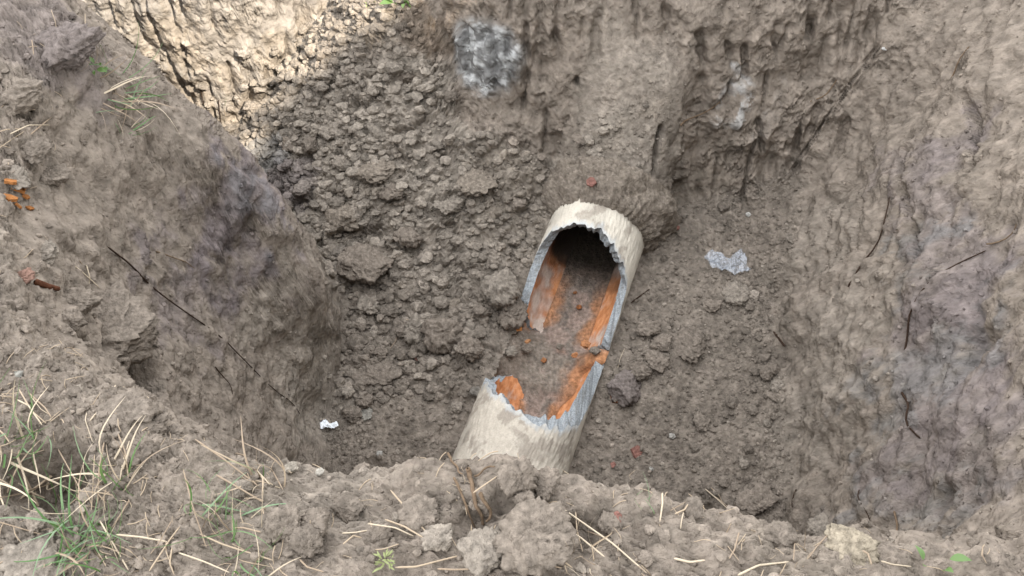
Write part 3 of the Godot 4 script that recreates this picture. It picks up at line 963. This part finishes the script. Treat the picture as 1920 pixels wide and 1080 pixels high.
# ---------------------------------------------------------------- things lying about, roots
func tube(points: Array, r0: float, r1: float, sides := 6) -> ArrayMesh:
	var cv := Curve3D.new()
	for i in points.size():
		var tan_: Vector3 = (points[mini(i + 1, points.size() - 1)] - points[maxi(i - 1, 0)]) / 6.0
		cv.add_point(points[i], -tan_, tan_)
	var n := maxi(6, points.size() * 5)
	var st := SurfaceTool.new()
	st.begin(Mesh.PRIMITIVE_TRIANGLES)
	st.set_smooth_group(0)
	var length := cv.get_baked_length()
	for i in n + 1:
		var w := float(i) / n
		var p := cv.sample_baked(length * w)
		var t := (cv.sample_baked(length * minf(w + .02, 1.0)) - cv.sample_baked(length * maxf(w - .02, 0.0))).normalized()
		var u := t.cross(Vector3(.31, .9, .3)).normalized()
		var b := t.cross(u)
		var r := lerpf(r0, r1, w)
		if i == 0 or i == n: r *= .4
		for j in sides + 1:
			var a := TAU * j / sides
			st.set_color(Color.WHITE)
			st.add_vertex(p + (u * cos(a) + b * sin(a)) * r)
	for i in n:
		for j in sides:
			var a := i * (sides + 1) + j
			for k in [a, a + 1, a + sides + 1, a + 1, a + sides + 2, a + sides + 1]: st.add_index(k)
	st.generate_normals()
	return st.commit()

func dense(line: Array) -> Array:   # more points along a line, so that it can waver
	var out := []
	for i in line.size() - 1:
		for k in 3: out.append([lerpf(line[i][0], line[i + 1][0], k / 3.0), lerpf(line[i][1], line[i + 1][1], k / 3.0)])
	out.append(line[line.size() - 1])
	return out

func along(line: Array, lift: float, wiggle := 0.0) -> Array:
	var out := []
	for q in line:
		var k := seen_at(q[0], q[1])
		out.append(pos[k] + nrm[k] * lift + Vector3(rng.randf_range(-1, 1), rng.randf_range(-1, 1), rng.randf_range(-1, 1)) * wiggle)
	for pass_ in 2:
		for i in range(1, out.size() - 1):
			out[i] = (out[i - 1] + out[i] * 2.0 + out[i + 1]) / 4.0
	return out

func shard_mesh(seed_: int) -> ArrayMesh:   # a flat chip with straight broken sides, about 1 across
	var r := RandomNumberGenerator.new()
	r.seed = seed_
	var ring: Array[Vector3] = []
	var n := 5 + seed_ % 3
	for k in n:
		var a := TAU * (k + r.randf_range(-.3, .3)) / n
		ring.append(Vector3(cos(a) * r.randf_range(.35, .55), 0, sin(a) * r.randf_range(.25, .5)))
	var st := SurfaceTool.new()
	st.begin(Mesh.PRIMITIVE_TRIANGLES)
	st.set_smooth_group(-1)
	for k in n:
		var a := ring[k]
		var b := ring[(k + 1) % n]
		var up := Vector3(0, .09, 0)
		for v in [up * 1.5, a + up, b + up, a + up, a - up, b + up, b + up, a - up, b - up, -up, b - up, a - up]:
			st.set_color(Color.WHITE)
			st.add_vertex(v)
	st.generate_normals()
	return st.commit()

func finds() -> void:
	var root_dark := earthy(Color(.27, .21, .17), 6.0, .2, false)
	var root_pale := earthy(Color(.52, .44, .36), 6.0, .2, false)
	var roots := [
		[[[190, 460], [255, 508], [320, 565], [395, 625], [460, 688], [520, 738], [566, 776]], .004, .002, 0, "long thin dark root running down the spur's cut face"],
		[[[300, 478], [345, 492], [360, 505]], .004, .002, 1, "short pale root above the long dark one"],
		[[[400, 690], [425, 720], [432, 745]], .003, .0015, 0, "small forked dark root low on the spur"],
		[[[1686, 662], [1704, 612], [1738, 548], [1786, 492], [1840, 468]], .005, .003, 0, "arched dark root curving over the mauve clay"],
		[[[1838, 466], [1870, 450], [1900, 424]], .004, .002, 1, "pale root running on from the arched dark root"],
		[[[1588, 540], [1612, 492], [1650, 432], [1672, 372]], .006, .003, 0, "dark root lying slantwise in a furrow of the clay wall"],
		[[[1270, 236], [1305, 226], [1330, 208], [1352, 190]], .007, .003, 1, "pale forked root sticking out of the back wall"],
		[[[1520, 195], [1548, 178], [1566, 160]], .005, .003, 1, "short pale root on the clay wall near the back corner"],
		[[[1775, 152], [1800, 120], [1822, 88]], .005, .003, 1, "pale root high on the clay wall under a dark patch"],
		[[[1555, 0], [1560, 22]], .006, .003, 1, "broken pale root end at the top of the back wall"],
		[[[1690, 740], [1702, 765], [1698, 800], [1706, 822]], .006, .004, 0, "dark root hanging between two blue grey patches"],
		[[[1614, 925], [1632, 960], [1638, 985]], .003, .002, 0, "fine dark root at the foot of the clay wall"],
		[[[1672, 960], [1676, 990], [1670, 1014]], .005, .004, 1, "upright pale root end by the near lip under the clay wall"],
		[[[1498, 922], [1501, 955]], .004, .003, 0, "dark root stub standing in the near corner of the pit"],
		[[[878, 885], [884, 905], [888, 925], [894, 948], [908, 972]], .007, .004, 1, "thick pale root trailing over the near lip"],
		[[[842, 872], [852, 884], [862, 890], [874, 905]], .004, .002, 1, "thin pale root curling on the lip before the lower pipe"],
		[[[896, 905], [910, 890], [922, 884]], .003, .002, 1, "side shoot of root on the near lip"],
		[[[908, 930], [912, 960], [918, 985]], .006, .003, 1, "short thick root beside the large dark clod"],
		[[[860, 905], [868, 945], [880, 985]], .004, .002, 1, "slender root left of the thick trailing root"],
		[[[380, 172], [386, 200], [394, 222]], .004, .002, 0, "dark root spike at the top of the spur"],
		[[[412, 195], [416, 222], [414, 245]], .004, .002, 0, "second dark root spike beside the grass at the spur's top"]]
	for r in roots:
		tag(obj("root", tube(along(dense(r[0]), .006, .007), r[1] * .8, r[2] * .8), root_pale if r[3] else root_dark), r[4], "root", "roots in the cut earth")
	for q in [[[[1452, 624], [1466, 652]], .007, "short dark stick at the foot of the clay wall"], [[[1178, 568], [1198, 556], [1218, 543]], .004, "thin dark twig leaning on the torn pipe wall"], [[[910, 742], [914, 772]], .0035, "dark splinter stuck to the lower pipe"]]:
		tag(obj("twig", tube(along(q[0], .006), q[1], q[1] * .7), root_dark), q[2], "twig", "dark twigs in the pit")
	var wood := earthy(Color(.40, .26, .19), 5.0, .3, false)
	tag(obj("wooden_stick", tube(along([[62, 538], [82, 547], [104, 556]], .010), .010, .007), wood), "reddish wooden stick lying on the ground below the reddish stone", "stick")
	# shards of the orange pipe lining
	var shards := [[12, 350, 34, 0, "orange shard topmost of the heap beside the spur"], [30, 362, 40, 0, "largest orange shard in the heap beside the spur"], [8, 378, 36, 0, "orange shard lowest of the heap beside the spur"], [48, 372, 22, 0, "small orange shard at the heap's edge"], [40, 352, 24, 0, "orange sliver in the middle of the heap"], [55, 392, 20, 0, "orange chip just below the heap"], [22, 388, 22, 0, "orange chip under the largest shard"], [972, 616, 20, 0, "orange chip wedged against the upper pipe's torn wall"], [968, 590, 12, 0, "tiny orange chip above the wedged chip"], [986, 640, 14, 1, "dull orange chip in the mud of the pipe's gap"], [1190, 848, 28, 2, "pink brick shard lying on the open floor"], [1156, 742, 30, 3, "rust brown shard under the mauve clod"], [1262, 428, 16, 2, "red fragment on the floor beside the collar"], [1148, 872, 12, 2, "red crumb of brick by the lower pipe"], [1150, 342, 20, 2, "red fragment pressed in the clay above the pipe mouth"], [1140, 975, 30, 2, "pale pink shard among straw on the near lip"], [780, 672, 12, 2, "red crumb of brick at the foot of the rubble"], [1236, 400, 14, 2, "red fragment at the collar's outer side"]]
	var shard_mat := [Color(.52, .22, .075), Color(.50, .25, .12), Color(.40, .20, .16), Color(.24, .10, .05)]
	for q in shards:
		var k := seen_at(q[0], q[1])
		var far := EYE.distance_to(pos[k])
		var o := obj("shard", shard_mesh(500 + shards.find(q)), tinted(shard_mat[q[3]] * rng.randf_range(.8, 1.1)))
		o.transform = Transform3D(Basis(Quaternion(Vector3.UP, (nrm[k] + Vector3.UP).normalized())) * turned(q[2] * far / 1600.0 * (.75 if q[3] == 0 else 1.1)), pos[k] + nrm[k] * .004)
		tag(o, q[4], "shard", "shards of pipe and brick")
		if q[1] == 342: o.position = on_pipe(-.12, 10.0, .335)
	# crumbled earth and lining in the gap between the two lengths
	var crumb_of := [[.55, -.13, -.06, .045, RUST * .9, "orange crumb of lining at the clay wall side of the pipe gap"], [.59, -.19, -.02, .05, DRY, "brown clod between the two torn pipe ends"], [.60, -.09, -.10, .03, RUST, "small orange crumb in the silt of the pipe gap"], [.57, .0, -.12, .035, DRY, "grey crumb in the middle of the pipe gap"], [.64, .14, -.10, .05, DRY, "grey clod in the mud at the spur side of the pipe gap"], [.70, .20, -.06, .06, PALE, "pale clod above the lower pipe's torn shoulder"], [.58, .22, -.05, .055, DRY, "grey clod under the upper pipe's torn end"], [.66, .05, -.13, .028, RUST * .8, "rusty crumb in the middle of the lower pipe gap"], [.30, -.02, -.165, .03, Color(.42, .17, .07), "red brown lump in the silt inside the upper pipe"], [.22, .03, -.168, .02, Color(.42, .19, .09), "small rusty lump deeper inside the upper pipe"]]
	for q in crumb_of:
		clod("soil_clod", AX_O + ax_d * q[0] + ax_r * q[1] + ax_u * q[2], q[3], q[4], q[5], "clod", "crumbs in the broken pipe", .3, .8)
	plastic()

func crumpled(outline: Array, amp: float, seed_: int, scale_: float) -> ArrayMesh:   # a crumpled sheet with a traced outline
	var n1 := noise(seed_, 9.0 / scale_ * .2, 2)
	var n2 := noise(seed_ + 1, 22.0 / scale_ * .2, 2, FastNoiseLite.TYPE_CELLULAR)
	var rows := []; var cols := []
	var c := Vector2.ZERO
	for q in outline: c += q / float(outline.size())
	var m := 96
	for ring in 22:
		var w := ring / 21.0
		var r := []; var cc := []
		for i in m + 1:
			var f := float(i % m) / m * outline.size()
			var a: Vector2 = outline[int(f) % outline.size()]
			var b: Vector2 = outline[(int(f) + 1) % outline.size()]
			var q := c.lerp(a.lerp(b, f - int(f)), w) * scale_
			var y := amp * (n1.get_noise_2d(q.x, q.y) + 0.9 * absf(n1.get_noise_2d(q.x * 2.1 + 3.0, q.y * 2.1))) - amp * .8 * n2.get_noise_2d(q.x, q.y) + amp * .5 * (1.0 - w * w)
			r.append(Vector3(q.x, y, q.y))
			cc.append(Color.WHITE)
		rows.append(r); cols.append(cc)
	return sheet(rows, cols, false)

func plastic() -> void:
	var film := StandardMaterial3D.new()
	film.albedo_color = Color(.80, .83, .87, .27)
	film.transparency = BaseMaterial3D.TRANSPARENCY_ALPHA
	film.roughness = 0.2
	film.metallic_specular = 0.7
	film.cull_mode = BaseMaterial3D.CULL_DISABLED
	var k := seen_at(1358, 497)
	var o := obj("plastic_bag", crumpled([Vector2(-.9, -.15), Vector2(-.55, -.62), Vector2(-.1, -.45), Vector2(.15, -.2), Vector2(.45, -.45), Vector2(.72, -.7), Vector2(.85, -.2), Vector2(.78, .15), Vector2(.9, .4), Vector2(.5, .52), Vector2(.2, .75), Vector2(-.1, .45), Vector2(-.5, .4)], .022, 71, .128), film)
	o.position = pos[k] + Vector3(0, .016, 0)
	tag(o, "crumpled clear plastic bag lying on the pit floor by the clay wall", "plastic bag")
	var white := StandardMaterial3D.new()
	white.albedo_color = Color(.93, .94, .95)
	white.roughness = .45
	white.cull_mode = BaseMaterial3D.CULL_DISABLED
	k = seen_at(616, 800)
	o = obj("plastic_scrap", crumpled([Vector2(-.9, -.3), Vector2(-.4, -.6), Vector2(.1, -.1), Vector2(.7, -.35), Vector2(.95, .1), Vector2(.5, .45), Vector2(-.2, .3), Vector2(-.7, .5)], .010, 75, .048), white)
	o.position = pos[k] + Vector3(0, .018, 0)
	tag(o, "white torn scrap of plastic on the floor by the spur's foot", "plastic scrap")

# ---------------------------------------------------------------- straw, grass, weeds
func plants() -> void:
	var straw_mats := []
	for c in [Color(.72, .66, .57), Color(.64, .57, .48), Color(.56, .49, .41)]:
		var m := StandardMaterial3D.new()
		m.albedo_color = c
		m.roughness = .75
		straw_mats.append(m)
	var straws := [
		[45, 748, 88, 800, 0], [55, 745, 96, 793, 0], [38, 762, 80, 802, 0], [62, 752, 92, 786, 0], [385, 808, 470, 890, 1], [365, 848, 480, 920, 1], [400, 898, 485, 955, 1], [490, 845, 525, 930, 1], [345, 892, 385, 1030, 1], [405, 835, 500, 918, 1], [430, 850, 498, 900, 1], [518, 860, 505, 895, 1], [470, 858, 475, 925, 1],
		[180, 860, 177, 960, 0], [195, 838, 191, 950, 0], [240, 835, 226, 905, 0], [115, 850, 165, 945, 0], [245, 940, 215, 995, 0], [218, 826, 244, 900, 0], [160, 785, 172, 832, 0], [380, 1010, 510, 1060, 1], [345, 1050, 430, 1080, 1], [290, 1079, 340, 990, 1], [0, 985, 80, 1002, 0], [230, 1010, 320, 1018, 1], [440, 1000, 490, 1010, 1], [195, 985, 245, 1070, 0], [560, 1060, 600, 1080, 1], [330, 985, 290, 1040, 1], [130, 1070, 190, 1045, 0], [330, 1030, 332, 1078, 1], [10, 900, 14, 960, 0], [0, 810, 20, 838, 0],
		[735, 930, 805, 1020, 2], [640, 1015, 690, 1004, 2], [640, 1036, 676, 1020, 2], [995, 1015, 1070, 1065, 3], [1000, 1000, 1080, 1030, 3], [1046, 962, 1200, 1080, 3], [1098, 998, 1206, 1080, 3], [1070, 980, 1082, 1040, 3], [740, 1075, 860, 1045, 2], [820, 1079, 882, 1072, 2], [930, 1025, 975, 1079, 2], [875, 990, 878, 1075, 2], [888, 935, 932, 900, 2], [1020, 870, 1055, 940, 3], [980, 1055, 1050, 1070, 3], [690, 1000, 770, 1012, 2], [720, 990, 790, 1015, 2], [1010, 985, 1050, 1012, 3], [1060, 1000, 1130, 1050, 3], [1030, 1030, 1060, 1078, 3],
		[1120, 890, 1195, 960, 3], [1320, 920, 1370, 960, 4], [1330, 915, 1352, 950, 4], [1370, 958, 1391, 934, 4], [1372, 1015, 1358, 1060, 4], [1482, 1010, 1475, 1060, 4], [1536, 1008, 1495, 1068, 4], [1541, 1024, 1502, 1058, 4], [1235, 950, 1232, 990, 4], [1640, 1069, 1700, 1070, 4], [1690, 1079, 1746, 1030, 4], [1830, 1056, 1841, 1076, 4], [1255, 982, 1290, 958, 4], [1278, 975, 1270, 1000, 4], [1600, 1052, 1620, 1075, 4], [1700, 1010, 1722, 1050, 4],
		[0, 268, 42, 244, 5], [0, 286, 46, 256, 5], [15, 262, 106, 240, 5], [60, 264, 110, 226, 5], [135, 505, 180, 545, 5], [150, 500, 176, 516, 5], [160, 510, 172, 540, 5], [88, 25, 102, 66, 5], [165, 50, 186, 82, 5], [172, 34, 165, 72, 5], [54, 80, 55, 108, 5], [760, 600, 790, 606, 6], [770, 640, 800, 648, 6], [730, 655, 745, 630, 6], [1155, 690, 1168, 655, 6]]
	var where := ["pale dry straw stalk by the grass at the near corner", "pale dry straw stalk in the spray before the spur", "pale dry straw stalk lying before the pipe", "pale dry straw stalk in the bundle under the lower pipe", "pale dry straw stalk on the lip before the clay wall", "pale dry straw stalk on the ground above the spur face", "thin dry stem lying on the pit floor"]
	for q in straws:
		var a := seen_at(q[0], q[1])
		var b := seen_at(q[2], q[3])
		var pa := pos[a] + Vector3.UP * rng.randf_range(.006, .03)
		var pb := pos[b] + Vector3.UP * rng.randf_range(.006, .012)
		if pa.distance_to(pb) > .45: pa = pb + (pa - pb).normalized() * .3
		var mid := pa.lerp(pb, rng.randf_range(.35, .65))
		mid.y = maxf(mid.y, pos[surf(mid.x, mid.z)].y + .006) + rng.randf_range(0, .008)
		mid += Vector3(rng.randf_range(-1, 1), 0, rng.randf_range(-1, 1)) * .008
		var thick: float = rng.randf_range(.0010, .0022)
		var run := Vector2(q[2] - q[0], q[3] - q[1])
		var lean := "level" if absf(run.y) < absf(run.x) * .35 else ("upright" if absf(run.x) < absf(run.y) * .3 else ("slanting down rightwards" if run.x * run.y > 0.0 else "slanting up rightwards"))
		var said: String = where[q[4]].replace("pale dry straw stalk", ("long" if run.length() > 95.0 else ("short" if run.length() < 50.0 else "middling")) + " pale straw stalk " + lean)
		tag(obj("straw", tube([pa, mid, pb], thick, thick * .8, 5), straw_mats[rng.randi() % 3]), said, "straw", said.replace("stalk", "stalks").replace("thin dry stem", "thin dry stems"))
	for q in [[[[213, 736], [205, 765], [168, 798]], "thin bent straw leaning over the crumbling lip clod"], [[[1048, 882], [1120, 912], [1092, 952]], "bent straw folded in a sharp angle on the near lip"], [[[1265, 1060], [1282, 1067], [1312, 1048]], "curled straw like a hook on the near ground"], [[[1370, 1079], [1395, 1057], [1475, 1057]], "long bent straw lying level before the sandy lump"], [[[1318, 918], [1345, 935], [1368, 962]], "forked straw on the lip hump"]]:
		tag(obj("straw", tube(along(q[0], .012), .0026, .002, 5), straw_mats[0]), q[1], "straw")
	chaff(straw_mats[1])
	var green := []
	for c in [Color(.26, .38, .20), Color(.36, .46, .30), Color(.42, .50, .38)]:
		var m := StandardMaterial3D.new()
		m.albedo_color = c
		m.roughness = .6
		m.cull_mode = BaseMaterial3D.CULL_DISABLED
		m.backlight_enabled = true
		m.backlight = Color(.25, .35, .1)
		green.append(m)
	var dry := straw_mats.duplicate()
	for m in dry: m.cull_mode = BaseMaterial3D.CULL_DISABLED
	var blades := []
	for k in 10: blades.append(blade(400 + k))
	# pixel, spread (m), green blades, dry blades, length, leaning, label
	var tufts := [
		[188, 150, .09, 26, 34, .17, Vector3(.5, -.5, -.3), "hanging tuft of dry and green grass at the spur's crest below the mauve block"],
		[218, 215, .07, 14, 30, .13, Vector3(.5, -.6, -.2), "grey dry lower tuft hanging on the spur below the green one"],
		[45, 858, .09, 40, 46, .15, Vector3(.1, -.2, .3), "thick grass clump over a dark hole at the near ground's edge"],
		[148, 1000, .07, 44, 16, .13, Vector3(.2, .1, .1), "bright green grass clump in front of the dark hole"],
		[185, 1055, .05, 24, 12, .11, Vector3(.1, .1, .1), "small green grass clump in front of the bright one"],
		[408, 985, .06, 30, 22, .11, Vector3(.2, .1, .0), "sparse green grass clump among the straw spray"],
		[465, 1068, .05, 22, 18, .10, Vector3(.3, .1, .1), "low grass clump at the bottom edge below the straw spray"],
		[215, 905, .05, 12, 26, .13, Vector3(.1, .3, .0), "upright mostly dry tuft above the bright green clump"],
		[500, 905, .05, 4, 26, .12, Vector3(-.2, .3, .1), "dry straw tuft spreading on the near ground before the spur"],
		[1055, 1030, .06, 0, 22, .11, Vector3(.2, .2, .1), "dry straw tuft under the large dark clod"],
		[1200, 940, .05, 12, 8, .06, Vector3(.1, .2, .1), "faint thin green tuft on the near lip"],
		[1510, 1050, .04, 0, 12, .07, Vector3(0, .3, .1), "short dry stubble before the sandy lump"],
		[420, 190, .05, 4, 16, .07, Vector3(.1, .3, .0), "dry grass fringe at the far end of the spur's crest"]]
	for t in tufts:
		var k := seen_at(t[0], t[1])
		var o := base("grass_tuft", pos[k])
		tag(o, t[7], "grass tuft", "tufts of grass around the pit")
		var n_green := int(t[3] * .7)
		for i in n_green + int(t[4] * .6):
			var b := obj("green_blade" if i < n_green else "dry_blade", blades[rng.randi() % blades.size()], (green if i < n_green else dry)[rng.randi() % 3], o)
			var off: Vector3 = Vector3(rng.randfn(), 0, rng.randfn()) * t[2] * .5
			off.y = pos[surf(pos[k].x + off.x, pos[k].z + off.z)].y - pos[k].y
			off.y = clampf(off.y, -.08, .06)
			var up: Vector3 = (Vector3(rng.randfn() * .55, .55, rng.randfn() * .55) + t[6]).normalized()
			var side := up.cross(Vector3(rng.randfn(), rng.randfn(), rng.randfn())).normalized()
			var s: float = t[5] * rng.randf_range(.5, 1.25)
			b.transform = Transform3D(Basis(side * s, up * s, side.cross(up) * s), off)
	weeds(green)

func blade(seed_: int) -> ArrayMesh:   # a grass blade one metre long, folded along its middle and bent over
	var r := RandomNumberGenerator.new()
	r.seed = seed_
	var bend := r.randf_range(.1, .7)
	var rows := []; var cols := []
	for i in 8:
		var w := i / 7.0
		var half := .015 * (1.0 - pow(w, 2.0)) + .002
		var c := Vector3(.06 * sin(w * 3.0 + seed_), w * (1.0 - .35 * bend * w), bend * w * w)
		rows.append([c + Vector3(-half, 0, 0), c + Vector3(0, 0, -half * .5), c + Vector3(half, 0, 0)])
		cols.append([Color.WHITE, Color.WHITE, Color.WHITE])
	return sheet(rows, cols, false)

func leaf(width: float) -> ArrayMesh:
	var rows := []; var cols := []
	for i in 9:
		var w := i / 8.0
		var half := width * sin(PI * pow(w, .8)) * .5 + .004
		var y := .12 * sin(w * 3.0)
		rows.append([Vector3(-half, y + half * .3, w), Vector3(0, y, w), Vector3(half, y + half * .3, w)])
		cols.append([Color.WHITE, Color.WHITE, Color.WHITE])
	return sheet(rows, cols, false)

func weeds(green: Array) -> void:
	var lf := leaf(.5)
	var thin := leaf(.22)
	var yellow := green[0].duplicate() as StandardMaterial3D
	yellow.albedo_color = Color(.50, .52, .34)
	var lush := green[0].duplicate() as StandardMaterial3D
	lush.albedo_color = Color(.32, .42, .22)
	for t in [[715, 1060, 30, .017, yellow, "small feathery yellow green weed at the bottom edge before the pipe"], [1748, 1072, 4, .035, lush, "seedling with two broad light green leaves at the bottom edge"], [752, 8, 26, .06, lush, "leafy green weed at the top of the rubble slope"], [700, 12, 10, .03, yellow, "thin yellowish weed beside the leafy one at the slope's top"], [180, 142, 12, .03, lush, "fresh green shoot in the hanging tuft below the mauve block"]]:
		var k := seen_at(t[0], t[1])
		var o := base("weed", pos[k])
		tag(o, t[5], "weed", "green weeds around the pit")
		for i in t[2]:
			var b := obj("leaf", thin if t[4] == yellow else lf, t[4], o)
			var s: float = t[3] * rng.randf_range(.45, 1.25)
			var turn: float = TAU * i / t[2] * 2.4
			b.transform = Transform3D(Basis.from_euler(Vector3(rng.randf_range(-1.2, .2), turn + rng.randf_range(-.5, .5), rng.randf_range(-.5, .5))).scaled(Vector3.ONE * s), Vector3(sin(turn) + rng.randf_range(-1, 1), 0, cos(turn) + rng.randf_range(-1, 1)) * t[3] * .5 + Vector3.UP * (.012 + .5 * t[3] * i / t[2]))

func chaff(m: Material) -> void:   # countless short broken bits of straw and fibre on the near ground
	var mm := MultiMesh.new()
	mm.transform_format = MultiMesh.TRANSFORM_3D
	mm.mesh = tube([Vector3(-.5, 0, 0), Vector3(-.1, .05, .06), Vector3(.5, 0, -.04)], .03, .02, 4)
	var spots: Array[Transform3D] = []
	while spots.size() < 900:
		var k := rng.randi() % pos.size()
		var p := pos[k]
		if zones[k] != 6 or nrm[k].y < .5 or p.z > -.6 or absf(p.x) > 1.8 or p.z < -2.6: continue
		if p.z < -1.3 and rng.randf() < .6: continue
		var s := rng.randf_range(.012, .05)
		var up := nrm[k]
		var a := up.cross(Vector3(rng.randfn(), rng.randfn(), rng.randfn())).normalized()
		a = (a + up * rng.randf_range(-.1, .35)).normalized()
		var c := a.cross(up).normalized()
		spots.append(Transform3D(Basis(a * s, c.cross(a) * s, c * s * 1.0), p + up * .004))
	mm.instance_count = spots.size()
	for i in spots.size(): mm.set_instance_transform(i, spots[i])
	var o := MultiMeshInstance3D.new()
	o.multimesh = mm
	o.material_override = m
	o.name = "chaff"
	tag(o, "short broken bits of straw strewn over the near ground", "chaff", "", "stuff")
	add_child(o)
